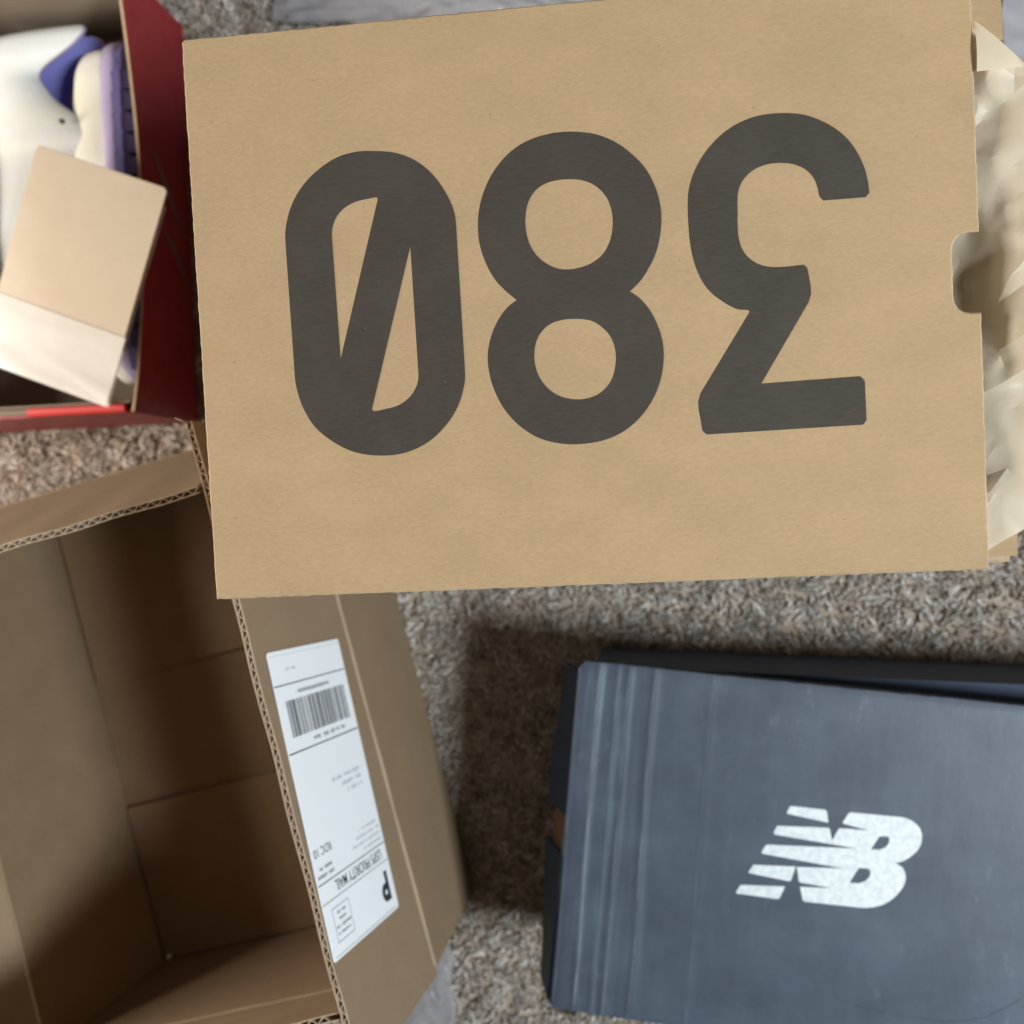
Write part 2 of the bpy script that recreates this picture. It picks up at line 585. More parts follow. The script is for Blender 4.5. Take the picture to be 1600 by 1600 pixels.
LOGO=[[(149.5,-82.27),(171.48,-81.99),(172.52,-83.32),(174.04,-90.39),(147.13,-87.72),(146.75,-86.51),(148.14,-82.93)],[(139.28,-101.09),(141.27,-96.64),(174.32,-93.75),(175.32,-94.59),(177.34,-102.08),(180.85,-93.89),(181.71,-93.11),(200.61,-92.36),(183.76,-89.85),(183.2,-88.76),(186.39,-82.56),(187.71,-81.72),(218.02,-81.04),(224.46,-81.68),(230.19,-84.79),(233.28,-89.19),(233.98,-95.32),(232.03,-101.32),(227.47,-106.7),(222.75,-110.2),(218.76,-111.68),(223.52,-113.94),(225.72,-118.45),(225.94,-123.22),(223.85,-128.79),(219.35,-135.17),(212.91,-140.38),(204.88,-143.41),(197.56,-144.22),(163.17,-145.05),(161.67,-143.98),(159.37,-135.53),(179.98,-133.73),(159.32,-132.61),(158.08,-131.32),(156.22,-122.5),(186.24,-119.62),(132.98,-116.56),(132.41,-115.36),(134.86,-110.64),(136.23,-110.07),(193.84,-105.28),(139.88,-102.67)],[(207.3,-95.37),(212.3,-94.73),(213.78,-95.98),(213.56,-98.9),(211.55,-102.23),(208.04,-104.22),(202.56,-104.64)],[(195.83,-118.06),(201.79,-117.57),(203.61,-119.45),(203.16,-122.89),(200.66,-126.12),(197.13,-128.04),(190.7,-128.61)],[(125.05,-129.84),(127.96,-124.75),(155.65,-122.38),(153.15,-131.97),(152.28,-132.77),(125.6,-130.75)],[(118.15,-144.5),(120.6,-139.46),(149.77,-136.62),(146.69,-145.05),(145.33,-145.72),(118.72,-145.61)]]

# ================================================================ carpet
cb = MB()
cb.box((-1.2, -1.1, -0.03), (1.1, 1.1, -0.0052))
link('carpet', cb.mesh('carpet'), BACKING, kind='structure')
XA = frame((-0.4218, -0.3955, 0.0), (0.9642, 0.2652, 0), (-0.2652, 0.9642, 0))      # shipping carton
GREY_ANG = R(-4.6)
GF = Matrix.Translation((-0.0544, -0.1092, 0.135)) @ Matrix.Rotation(GREY_ANG, 4, 'Z')   # grey lid, back left corner
GB = Matrix.Translation((-0.0460, -0.1180, 0.0)) @ Matrix.Rotation(R(-1.2), 4, 'Z')     # grey base, back left corner
RF = Matrix.Translation((-0.394, 0.069, 0.0)) @ Matrix.Rotation(R(2.2), 4, 'Z')          # red box, front right corner


def inside(P, Mx, x0, x1, y0, y1):
    I = np.array(Mx.inverted())
    q = P @ I[:2, :2].T + I[:2, 3]
    return (q[:, 0] > x0) & (q[:, 0] < x1) & (q[:, 1] > y0) & (q[:, 1] < y1)


def build_pile():
    pitch = 0.0039
    xs = np.arange(-0.66, 0.36, pitch)
    ys = np.arange(-0.54, 0.54, pitch)
    gx, gy = np.meshgrid(xs, ys)
    P = np.stack([gx.ravel(), gy.ravel()], 1) + rng.uniform(-0.0017, 0.0017, (gx.size, 2))
    hid = inside(P, XA, 0.004, 0.276, 0.004, 0.388) | inside(P, GB, 0.004, 0.39, -0.215, -0.006) | inside(P, RF, -0.2, -0.004, 0.004, 0.33)
    hid |= (P[:, 0] > -0.16) & (P[:, 0] < 0.16) & (P[:, 1] > 0.03) & (P[:, 1] < 0.30)
    P = P[~hid]
    n = len(P)
    # slow field that makes neighbouring tufts lean together
    fx = np.array([noise.noise((p[0] * 70, p[1] * 70, 1.3)) for p in P])
    fy = np.array([noise.noise((p[0] * 70, p[1] * 70, 8.7)) for p in P])
    tone = np.array([noise.noise((p[0] * 110, p[1] * 110, 4.1)) for p in P])
    V, F, A = [], [], []
    base = 0
    for k in range(3):
        ang = rng.uniform(0, 2 * np.pi, n)
        root = P + 0.0012 * np.stack([np.cos(ang), np.sin(ang)], 1)
        lean = np.stack([fx, fy], 1) * 0.0150 + rng.normal(0, 0.0026, (n, 2))
        h = rng.uniform(0.0066, 0.0094, n)
        rad = rng.uniform(0.00075, 0.00110, n)
        tw = rng.uniform(0, 2 * np.pi, n)
        lev = [(0.0, 0.9, 0.0), (0.5, 1.05, 0.25), (0.86, 1.0, 0.72), (1.0, 0.5, 1.05)]
        ring = []
        for (t, rs, ls) in lev:
            c = root + lean * ls
            z = -0.009 + h * t
            for j in range(3):
                a = tw + j * np.pi * 2 / 3 + t * 1.6
                ring.append(np.stack([c[:, 0] + rad * rs * np.cos(a), c[:, 1] + rad * rs * np.sin(a), z], 1))
        arr = np.stack(ring, 1)                       # n,12,3
        V.append(arr.reshape(-1, 3))
        f = []
        for i in range(3):
            for j in range(3):
                q = (j + 1) % 3
                f.append((i * 3 + j, i * 3 + q, i * 3 + 3 + q, i * 3 + 3 + j))
        f = np.array(f)
        F.append((f[None] + (base + np.arange(n) * 12)[:, None, None]).reshape(-1, 4))
        val = np.clip(0.45 + tone * 0.95 + rng.normal(0, 0.18, n), 0, 1)
        A.append(np.repeat(val, 12))
        base += n * 12
    V, F, A = np.concatenate(V), np.concatenate(F), np.concatenate(A)
    me = bpy.data.meshes.new('carpet_pile')
    me.vertices.add(len(V))
    me.vertices.foreach_set('co', V.ravel())
    me.loops.add(F.size)
    me.loops.foreach_set('vertex_index', F.ravel())
    me.polygons.add(len(F))
    me.polygons.foreach_set('loop_start', np.arange(len(F)) * 4)
    me.polygons.foreach_set('use_smooth', np.ones(len(F), bool))
    me.update(calc_edges=True)
    at = me.attributes.new('yarn', 'FLOAT', 'POINT')
    at.data.foreach_set('value', A)
    me.validate()
    link('carpet_pile', me, PILE, kind='stuff', label='beige and brown cut pile carpet under the boxes', cat='carpet')


build_pile()

# ================================================================ brown box with the numerals
BW, BL, BH, TH = 0.1675, 0.12423, 0.125, 0.0022
BF = frame((-0.0362, 0.0881, 0.3990), (0.9981, 0.0472, -0.0399), (-0.0457, 0.9982, 0.0380))
brown = thing('brown_shoe_box', 'large brown cardboard shoe box with dark printed numerals on its top', 'shoe box', BF)
notch = [(167.65, 15.7), (163.09, 15.7), (160.2, 14.9), (158.2, 13.2), (157.0, 10.8), (156.7, 8.5), (156.7, -10.5), (157.1, -12.9), (158.4, -15.2), (160.6, -16.8), (163.6, -17.4), (167.6, -17.4)]
corners = [(-BW, -BL), (BW, -BL)] + [(x * .001, y * .001) for x, y in reversed(notch)] + [(BW, BL), (-BW + 0.0012, BL), (-BW, BL - 0.0012)]
board('top_panel', jitter_outline(corners, 0.0022, 0.00016), -TH, 0.0, KRAFT, brown, 0.0007, KRAFT_EDGE)
for sgn in (1, -1):
    mb = MB()
    y0 = sgn * (BL - 0.0012)
    # the wall bows out a little in its middle
    bow = 0.0019 if sgn > 0 else 0.0
    mb.grid(24, 10, lambda u, v: (-BW + 0.0015 + u * (2 * BW - 0.003), sgn * (BL - 0.0004 + bow * math.sin(v * math.pi) * math.sin(u * math.pi) ** .5 if 0 < u < 1 else BL - 0.0004), -TH - 0.0001 - v * (BH - TH - 0.0025)))
    mb.grid(24, 10, lambda u, v: (-BW + 0.0015 + u * (2 * BW - 0.003), sgn * (BL - 0.0014), -TH - 0.0001 - v * (BH - TH - 0.0025)))
    mb.build('side_wall', KRAFT, brown)
mb = MB()
mb.box((-BW, -BL + 0.0016, -BH + 0.0024), (-BW + 0.0013, BL - 0.0016, -TH - 0.0001))
mb.build('end_wall', KRAFT, brown)
mb = MB()
mb.box((-BW, -BL, -BH), (BW, BL, -BH + 0.0022))
mb.build('bottom_panel', KRAFT, brown)
# drawer, pulled out a little at the right
drawer_floor = MB()
drawer_floor.box((-0.150, -0.1190, -BH + 0.0025), (0.1775, 0.1190, -BH + 0.0045))
drawer = drawer_floor.build('drawer', KRAFT, brown)
for sgn in (1, -1):
    yy = sorted((sgn * 0.1195, sgn * 0.1225))
    mb = MB()
    mb.box((-0.150, yy[0], -BH + 0.0026), (0.1796, yy[1], -0.0105))
    mb.build('drawer_side', KRAFT_EDGE, drawer)
    ys_ = (sgn * 0.1190, sgn * 0.094)
    mb = MB()
    mb.hexa([(0.10, ys_[0], -0.0066), (0.1803, ys_[0] * 1.003, -0.0066), (0.1812, ys_[1], -0.0066), (0.10, ys_[1], -0.0066)],
            [(0.10, ys_[0], -0.0046), (0.1803, ys_[0] * 1.003, -0.0040), (0.1812, ys_[1], -0.0046), (0.10, ys_[1], -0.0046)])
    mb.build('drawer_flange', KRAFT, drawer)
mb = MB()
mb.box((0.1778, -0.1192, -BH + 0.0026), (0.1801, 0.1192, -0.0120))
mb.build('drawer_front', KRAFT, drawer)
for loops in (ZERO, EIGHT, THREE):
    flat_shape('printed_numeral', loops, INK, brown, 0.00008)

# hidden carton that carries the raised end
mb = MB()
mb.box((-0.03, 0.03, 0.0), (0.105, 0.17, 0.262))
mb.build('closed_carton', CARTON, label='plain closed carton standing underneath the box with the numerals', cat='carton')


# ---------------------------------------------------------------- tissue paper
def build_tissue():
    from mathutils.geometry import delaunay_2d_cdt
    r = random.Random(21)

    def ylo(x):
        return max(-0.1158, -0.1158 + (x - 0.1688) * 0.52)

    def yhi(x):
        return min(0.0993, 0.0993 - (x - 0.169) * 1.05) if x < 0.187 else 0.080 + 0.004 * math.sin(x * 190)
    x0, x1 = 0.140, 0.290
    bd = []
    for i in range(22):
        x = x0 + (x1 - x0) * i / 21
        bd.append(Vector((x, ylo(x) + r.uniform(-.0008, .0008))))
    for i in range(1, 18):
        bd.append(Vector((x1 + r.uniform(-.003, .003), ylo(x1) + (yhi(x1) - ylo(x1)) * i / 18)))
    for i in range(22):
        x = x1 + (x0 - x1) * i / 21
        bd.append(Vector((x, yhi(x) + r.uniform(-.0008, .0008))))
    nb_ = len(bd)
    pts = list(bd)
    dirv = Vector((0.55, 0.83)).normalized()
    prp = Vector((-dirv.y, dirv.x))
    tries = 0
    while len(pts) < nb_ + 420 and tries < 60000:
        tries += 1
        x = r.uniform(x0, x1)
        y = r.uniform(ylo(x), yhi(x))
        p = Vector((x, y))
        ok = True
        for q in pts:
            d = q - p
            if (d.dot(dirv) / 1.9) ** 2 + d.dot(prp) ** 2 < 0.0042 ** 2:
                ok = False
                break
        if ok:
            pts.append(p)
    ed = [(i, (i + 1) % nb_) for i in range(nb_)]
    vo, eo, fo, *_ = delaunay_2d_cdt(pts, ed, [], 1, 1e-6)
    V = []
    for p in vo:
        big = noise.noise((p.x * 32, p.y * 32, 3.0))
        ridge = 1 - abs(noise.noise((p.dot(prp) * 75, p.dot(dirv) * 26, 7.0))) * 2.6
        ridge2 = 1 - abs(noise.noise((p.dot(prp) * 150 + 9, p.dot(dirv) * 60, 2.0))) * 2.4
        calm = 1.0 if p.y > -0.03 else max(0.45, 1.0 + (p.y + 0.03) * 14)
        h = 0.0045 * big + calm * (0.0075 * ridge + 0.0036 * ridge2 + r.uniform(-0.0013, 0.0013))
        out = min(1.0, max(0.0, (p.x - 0.165) / 0.02))
        z = -0.0105 + h * (0.35 + 0.65 * out) + 0.007 * out
        hole = math.exp(-((p.y + 0.004) / 0.024) ** 2) * min(1, max(0, (0.183 - p.x) / 0.012))
        z -= 0.017 * hole
        if p.x < 0.169:
            z = min(z, -0.0048)
        if abs(p.y) > 0.090 and p.x < 0.184:
            z = max(z, -0.0035 + 0.0016 * (p.x > 0.169))
        if p.x > 0.205:
            z -= (p.x - 0.205) * 0.9
        V.append((p.x, p.y, z))
    me = bpy.data.meshes.new('tissue_paper')
    me.from_pydata(V, [], [tuple(f) for f in fo])
    bm = bmesh.new()
    bm.from_mesh(me)
    bmesh.ops.recalc_face_normals(bm, faces=bm.faces)
    bmesh.ops.subdivide_edges(bm, edges=bm.edges, cuts=2, use_grid_fill=True)
    for _ in range(2):
        bmesh.ops.smooth_vert(bm, verts=bm.verts, factor=0.4, use_axis_z=True)
    for v_ in bm.verts:
        v_.co.z += 0.0003 * noise.noise(v_.co * 420)
        if v_.co.x < 0.1684:
            v_.co.z = min(v_.co.z, -0.0032)
    bm.to_mesh(me)
    bm.free()
    me.polygons.foreach_set('use_smooth', [True] * len(me.polygons))
    me.set_sharp_from_angle(angle=R(17))
    o = link('tissue_paper', me, TISSUE, label='crumpled cream tissue paper bulging out of the open end of the brown box', cat='tissue paper')
    o.matrix_world = BF
    # corner of the sheet turned over at the back
    mb_ = MB()

    def corner(u, v):
        a, b, c = Vector((0.1682, 0.1002, 0.0)), Vector((0.1872, 0.0800, 0.0)), Vector((0.1682, 0.0800, 0.0))
        p = a.lerp(b, u) * v + a.lerp(c, u) * (1 - v)
        return (p.x, p.y, 0.0004 + 0.0018 * math.sin(u * 2.6) + 0.0012 * v )
    mb_.grid(14, 10, corner)
    mb_.build('folded_corner', TISSUE, o, True)


build_tissue()

# ================================================================ shipping carton
carton = thing('shipping_carton', 'open brown corrugated shipping carton with flaps up and a white mailing label', 'carton', XA)
CW, CL, CH, CT = 0.280, 0.392, 0.150, 0.004
LX = -0.020                                  # the left wall leans out
seam = 0.1345, 0.2440
mb = MB(); mb.box((0.001, 0.001, 0.0045), (CW - 0.001, seam[0], 0.0085)); mb.build('bottom_flap', CARTON_IN_SHADED, carton)
mb = MB(); mb.box((0.003, seam[1], 0.0045), (CW - 0.001, CL - 0.001, 0.0085)); mb.build('bottom_flap', CARTON_IN_SHADED, carton)
mb = MB(); mb.box((0.0, 0.0, 0.0), (CW / 2 - 0.0006, CL, 0.004)); mb.build('bottom_flap', CARTON_IN_SHADED, carton)
mb = MB(); mb.box((CW / 2 + 0.0006, 0.0, 0.0), (CW, CL, 0.004)); mb.build('bottom_flap', CARTON_IN_SHADED, carton)


def wall(pts, n):
    m_ = MB()
    q = [Vector(p) for p in pts]
    nn = Vector(n).normalized()
    nu, nv = 28, 12

    def at(u, v, off, bulge):
        p = q[0].lerp(q[1], u).lerp(q[3].lerp(q[2], u), v)
        return p + nn * (off + bulge * math.sin(math.pi * u) * math.sin(math.pi * v) + 0.0006 * noise.noise((u * 5, v * 4, nn.x * 7 + nn.y * 3)) * math.sin(math.pi * v) * math.sin(math.pi * u))
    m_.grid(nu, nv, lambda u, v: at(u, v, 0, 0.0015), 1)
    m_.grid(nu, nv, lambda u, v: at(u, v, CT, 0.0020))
    m_.build('wall', [CARTON, CARTON_INW_SHADED], carton, True)


wall([(0, 0, 0.0), (0, CL, 0.0), (LX, CL, CH), (LX, 0, CH)], (-1, 0, 0))
wall([(CW - CT, 0, 0.0), (CW - CT, CL, 0.0), (CW - CT, CL, CH), (CW - CT, 0, CH)], (1, 0, 0))
wall([(0.0, 0.0, 0.0), (CW - CT, 0.0, 0.0), (CW - CT, 0.0, CH), (LX, 0.0, CH)], (0, -1, 0))
wall([(0.0, CL - CT, 0.0), (CW - CT, CL - CT, 0.0), (CW - CT, CL - CT, CH), (LX, CL - CT, CH)], (0, 1, 0))


def flap(c0, c1, r1, r0, n, seed, warp=0.0, name='flap'):
    """corrugated flap: crease c0-c1, rim r0-r1, n points to its outer face"""
    c0, c1, r0, r1 = (Vector(p) for p in (c0, c1, r0, r1))
    n = Vector(n)
    d = (r1 - r0).normalized()
    dn = (((c0 + c1) / 2) - ((r0 + r1) / 2)).normalized()
    n = (n - d * n.dot(d))
    n = (n - dn * n.dot(dn)).normalized()
    ph = seed * 1.7
    L_ = (r1 - r0).length

    def wob(u, v):
        return n * (warp * math.sin(u * 5.1 + ph) * v + 0.0004 * math.sin(u * 31 + ph) * v)

    def at(u, v, off):
        p = c0.lerp(c1, u).lerp(r0.lerp(r1, u), v)
        return p + n * off + wob(u, v)
    LT = 0.00034
    m_ = MB()
    nu, nv = 64, 6
    rr = random.Random(seed)
    frz = [rr.uniform(-0.00025, 0.0002) for _ in range(nu + 1)]
    for o0, o1 in ((0.0, LT), (CT - LT, CT)):
        rings = []
        for j in range(nv + 1):
            pass
        top = lambda u: dn * -frz[min(nu, int(round(u * nu)))]
        m_.grid(nu, nv, lambda u, v: at(u, v, o0) + (top(u) if v == 1 else Vector()))
        m_.grid(nu, nv, lambda u, v: at(u, v, o1) + (top(u) if v == 1 else Vector()))
        for (ua, va, ub, vb, steps) in ((0, 0, 0, 1, nv), (1, 0, 1, 1, nv)):
            m_.grid(steps, 1, lambda s_, w_: at(ua, va + (vb - va) * s_, o0 + (o1 - o0) * w_))
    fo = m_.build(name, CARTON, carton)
    # rim of each liner is raw paper
    e_ = MB()
    for o0, o1 in ((-0.00003, LT + 0.00008), (CT - LT - 0.00008, CT + 0.00003)):
        e_.grid(nu * 2, 1, lambda u, w_: at(u, 1.0, o0 + (o1 - o0) * w_) - dn * (0.00006 - frz[min(nu, int(u * nu))] * -1 * 0 + max(0, frz[min(nu, int(round(u * nu)))])))
        e_.grid(nu * 2, 1, lambda u, w_: at(u, 1.0, o0 if w_ == 0 else o0) + dn * (0.0012 * w_) - dn * 0.00006)
        e_.grid(nu * 2, 1, lambda u, w_: at(u, 1.0, o1) + dn * (0.0009 * w_) - dn * 0.00006)
    e_.build('liner_edge', CARTON_EDGE, fo)
    # fluted medium between the liners
    per = 0.0078
    k = int(L_ / per)
    pn = 10
    prof = []
    for i in range(k * pn + 1):
        t = i / pn
        jit = 0.00045 * noise.noise((t * 0.9, seed * 3.3, 0))
        tri = 2 * abs((t % 1.0) * 2 - 1) - 1
        yv = (0.62 * tri + 0.38 * math.cos(2 * math.pi * t))
        sq = 1.0 - 0.22 * max(0, noise.noise((t * 0.21, seed * 1.9, 5)))
        prof.append((i * per / pn / L_ + jit / L_, CT / 2 + yv * (CT / 2 - LT - 0.0001) * sq))
    g = MB()
    th = 0.00019
    A_, B_ = [], []
    for i, (u, y) in enumerate(prof):
        u0, y0 = prof[max(0, i - 1)]
        u1, y1 = prof[min(len(prof) - 1, i + 1)]
        tx, ty = (u1 - u0) * L_, y1 - y0
        l = math.hypot(tx, ty) or 1
        nx, ny = -ty / l * th, tx / l * th
        A_.append((u + nx / L_, y + ny))
        B_.append((u - nx / L_, y - ny))
    dep = 0.014

    def fl(i, side, z):
        u, y = (A_ if side == 0 else B_)[i]
        u = min(max(u, 0.0), 1.0)
        return at(u, 1.0, y) + dn * z
    nI = len(prof) - 1
    z0 = 0.00025
    g.grid(nI, 1, lambda u, v: fl(int(round(u * nI)), 0 if v == 0 else 1, z0))
    g.grid(nI, 1, lambda u, v: fl(int(round(u * nI)), 0, z0 + v * dep))
    g.grid(nI, 1, lambda u, v: fl(int(round(u * nI)), 1, z0 + v * dep))
    g.grid(40, 1, lambda u, v: at(u, 1.0, LT + v * (CT - 2 * LT)) + dn * dep)
    g.build('fluting', CARTON_EDGE, fo)
    return fo


rf = flap((CW - CT, -0.004, CH), (CW - CT, 0.386, CH), (0.2610, 0.3865, 0.275), (0.2595, -0.006, 0.275), (1, 0, 0.15), 3, 0.0)
flap((0.262, CL - CT, CH), (LX + 0.004, CL - CT, CH), (LX - 0.02, 0.3475, 0.270), (0.2560, 0.3445, 0.270), (0, 1, 0.3), 5, 0.0010)
flap((LX + 0.002, 0.0, CH), (0.270, 0.0, CH), (0.2570, 0.0325, 0.270), (-0.022, 0.0335, 0.270), (0, -1, 0.3), 7, 0.0008)
flap((LX, 0.004, CH), (LX, CL - 0.004, CH), (-0.108, CL - 0.008, 0.236), (-0.108, 0.008, 0.236), (-1, 0, 0.6), 9, 0.0008)
# torn spike of liner at the back end of the right flap
mb = MB()
mb.hexa([(0.2605, 0.3862, 0.2700), (0.2612, 0.3862, 0.2700), (0.2612, 0.3868, 0.2765), (0.2605, 0.3868, 0.2765)],
        [(0.2555, 0.3905, 0.2770), (0.2560, 0.3908, 0.2770), (0.2600, 0.3880, 0.2775), (0.2597, 0.3878, 0.2775)])
mb.build('torn_liner', CARTON_EDGE, carton)


def crease(p0, p1, r, m_=CARTON_CREASE):
    p0, p1 = Vector(p0), Vector(p1)
    d = (p1 - p0).normalized()
    a = d.orthogonal().normalized()
    b = d.cross(a)
    rings = []
    N = 40
    for i in range(N + 1):
        c = p0.lerp(p1, i / N) + a * 0.0005 * noise.noise((i * 0.3, 1, 2)) + b * 0.0004 * noise.noise((i * 0.3, 5, 2))
        rr_ = r * (1 + 0.3 * noise.noise((i * 0.5, 9, 2)))
        rings.append([c + (a * math.cos(q * math.pi / 4) + b * math.sin(q * math.pi / 4)) * rr_ for q in range(8)])
    m2 = MB()
    m2.rings(rings)
    m2.build('crease', m_, carton, True)


crease((CW - 0.0008, 0.002, CH), (CW - 0.0008, CL - 0.004, CH), 0.0021)
crease((0.0, CL - 0.0006, CH), (CW - 0.01, CL - 0.0006, CH), 0.0016, CARTON)
crease((LX, 0.002, CH), (LX, CL - 0.004, CH), 0.0014, CARTON)
crease((LX + 0.004, 0.0, CH), (CW - 0.008, 0.0, CH), 0.0016, CARTON)
# crumb of white card on the carton floor
mb = MB()
mb.hexa([(0.002, 0.000, 0.0086), (0.006, 0.001, 0.0086), (0.0075, 0.005, 0.0086), (0.0028, 0.004, 0.0086)], [(0.003, 0.001, 0.0106), (0.006, 0.002, 0.0112), (0.007, 0.0045, 0.0100), (0.0034, 0.004, 0.0110)])
o = mb.build('paper_scrap', WHITE_LABEL, label='tiny white paper scrap in the dark corner of the open carton', cat='scrap')
o.matrix_world = XA

# ---------------------------------------------------------------- mailing label on the right flap
Rr0, Rr1 = Vector((0.2595, -0.006, 0.275)), Vector((0.2610, 0.3865, 0.275))
sdir = (Rr0 - Rr1).normalized()                      # towards the front, along the rim
cm = Vector((CW - CT, 0.19, CH))
tdir = cm - (Rr0 + Rr1) / 2
tdir = (tdir - sdir * tdir.dot(sdir)).normalized()   # down the flap
ndir = sdir.cross(tdir).normalized()
Rs = Rr1 + sdir * ((0.3865 - 0.2797))                 # rim point the label is measured from
org = Rs + sdir * 0.0420 + tdir * 0.1090 + ndir * (CT + 0.0009)
LM = frame(org, -tdir - sdir * 0.072, sdir)
LWid, LHei = 0.0960, 0.1815
lab = MB()


def lab_pt(u, v):
    x, y = u * LWid, v * LHei
    # the sheet follows the flap's gentle warp
    return (x, y, 0.0003 * math.sin(y * 60) * math.sin(x * 40))


corn = 0.0022
outl = []
for cx, cy, a0 in ((LWid - corn, corn, -90), (LWid - corn, LHei - corn, 0), (corn, LHei - corn, 90), (corn, corn, 180)):
    for q in range(5):
        a = R(a0 + q * 22.5)
        outl.append(Vector((cx + corn * math.cos(a), cy + corn * math.sin(a))))
label = board('shipping_label', outl, -0.0004, 0.0, WHITE_LABEL, carton, 0.0001)
label.matrix_local = LM
label['label'] = 'white postal label with a barcode'


def bar(name, rects, m_, z=0.00012):
    b_ = MB()
    for (x0, y0, x1, y1) in rects:
        b_.box((x0, y0, z - 0.00008), (x1, y1, z))
    b_.build(name, m_, label)


def dashes(x0, x1, y, h, seed, m_, name='small_print'):
    rr = random.Random(seed)
    out = []
    x = x0
    while x < x1:
        w_ = rr.uniform(0.5, 1.1) * h
        if rr.random() < 0.82:
            out.append((x, y + rr.uniform(0, .15) * h, min(x + w_ * 0.8, x1), y + h * rr.uniform(0.75, 1)))
        x += w_
    bar(name, out, m_)


LNK = LABEL_INK
bar('ruled_line', [(0.001, 0.0205, 0.0955, 0.0212)], LNK)
bar('ruled_line', [(0.001, 0.0608, 0.0955, 0.0616)], LNK)
bar('ruled_line', [(0.001, 0.1378, 0.0955, 0.1384)], LNK)
bar('ruled_line', [(0.001, 0.1490, 0.0955, 0.1496)], LABEL_GREY)
bar('ruled_line', [(0.004, 0.1795, 0.0925, 0.1799)], LABEL_GREY)
bar('ruled_line', [(0.002, 0.0028, 0.094, 0.0031)], LABEL_PALE)
rr = random.Random(5)
x = 0.0085
bars = []
while x < 0.0865:
    w_ = rr.choice((0.0005, 0.0005, 0.001, 0.0015))
    bars.append((x, 0.0305, min(x + w_, 0.0868), 0.0525))
    x += w_ + rr.choice((0.0005, 0.0005, 0.0009, 0.0013))
bar('barcode', bars, LABEL_INK)
dashes(0.026, 0.072, 0.0253, 0.0026, 1, LABEL_GREY)
dashes(0.016, 0.062, 0.0555, 0.0026, 2, LABEL_GREY)
dashes(0.066, 0.080, 0.0110, 0.0018, 3, LABEL_PALE)
for i, (xa, xb) in enumerate(((0.012, 0.034), (0.012, 0.040), (0.012, 0.052))):
    dashes(xa, xb, 0.094 - i * 0.0048, 0.0028, 10 + i, LABEL_PALE)
for i, (xa, xb) in enumerate(((0.004, 0.030), (0.004, 0.045), (0.004, 0.038), (0.004, 0.034))):
    dashes(xa, xb, 0.1335 - i * 0.0040, 0.0018, 20 + i, LABEL_PALE)
for i, (xa, xb) in enumerate(((0.073, 0.094), (0.074, 0.090))):
    dashes(xa, xb, 0.1330 - i * 0.0042, 0.0022, 30 + i, LABEL_GREY)
text_mesh('printed_text', 'RDC 10', 0.0072, LNK, label, (0.0700, 0.1180, 0.00005), 0, 0.95)
text_mesh('printed_text', 'USPS PRIORITY MAIL', 0.0092, LNK, label, (0.0085, 0.1406, 0.00005), 0, 0.80, 0.00006)
text_mesh('printed_letter', 'P', 0.0240, LNK, label, (0.0065, 0.1560, 0.00005), 0, 0.95, 0.0011)
bx0, by0, bx1, by1 = 0.064, 0.1540, 0.0865, 0.1735
w_ = 0.0005
bar('postage_box', [(bx0, by0, bx1, by0 + w_), (bx0, by1 - w_, bx1, by1), (bx0, by0 + w_, bx0 + w_, by1 - w_), (bx1 - w_, by0 + w_, bx1, by1 - w_)], LABEL_GREY)
for i, hw in enumerate((0.0085, 0.0095, 0.0045, 0.0055)):
    cx = (bx0 + bx1) / 2
    dashes(cx - hw, cx + hw, by1 - 0.0052 - i * 0.0038, 0.0018, 40 + i, LABEL_GREY)

# ================================================================ grey shoe box
grey = thing('grey_shoe_box', 'scuffed blue grey shoe box with a white letter logo on its lid', 'shoe box', GB)
GLEN, GWID = 0.405, 0.2425
IB = GB.inverted()
lid_m = IB @ GF


def lid_z(x, y):
    z = 0.0
    for x0, w_, a in ((0.0155, 0.0022, 0.0007), (0.0285, 0.0018, 0.0003), (0.0355, 0.0022, 0.0006), (0.053, 0.0025, 0.0006), (0.092, 0.003, 0.0002)):
        xx = x + 0.003 * noise.noise((y * 7, x0 * 90, 1))
        z += a * math.exp(-((xx - x0) / w_) ** 2)
    z += 0.0004 * noise.noise((x * 16, y * 16, 2)) * min(1, max(0, (0.11 - x) / 0.03) + max(0, (-0.165 - y) / 0.02) + max(0, (x - 0.24) / 0.03))
    z -= 0.0022 * math.exp(-x / 0.004)
    z -= 0.0012 * math.exp(-(-y) / 0.003) + 0.0014 * math.exp(-(GWID + y) / 0.003)
    return z


mb = MB()
NX, NY = 220, 90


def lid_fn(u, v):
    uu = u ** 1.5
    x = uu * GLEN
    y = -v * GWID
    e = 0.0
    if v in (0, 1):
        y += 0.0004 * noise.noise((x * 120, v * 9, 3)) + 0.0008 * noise.noise((x * 14, v * 9, 3))
    if u == 0:
        x += 0.0004 * noise.noise((y * 120, 4, 3)) - 0.0034 * v
        if -0.136 < y < -0.108:
            x += 0.0018
    else:
        x -= 0.0034 * v * (1 - u)
    # clipped corner at the back left
    cut = 0.004 - (x + (-y))
    if cut > 0:
        x += cut * 0.6
        y -= cut * 0.6
    # rounded corner at the front left
    fx, fy = 0.006 - (x + 0.0034), 0.006 - (y + GWID)
    if fx > 0 and fy > 0:
        l = math.hypot(fx, fy)
        if l > 0.006:
            x += fx * (1 - 0.006 / l)
            y += fy * (1 - 0.006 / l)
    return (x, y, lid_z(x, y))


mb.grid(NX, NY, lid_fn)
lid = mb.build('lid', GREYLID, grey, True)
lid.matrix_local = lid_m
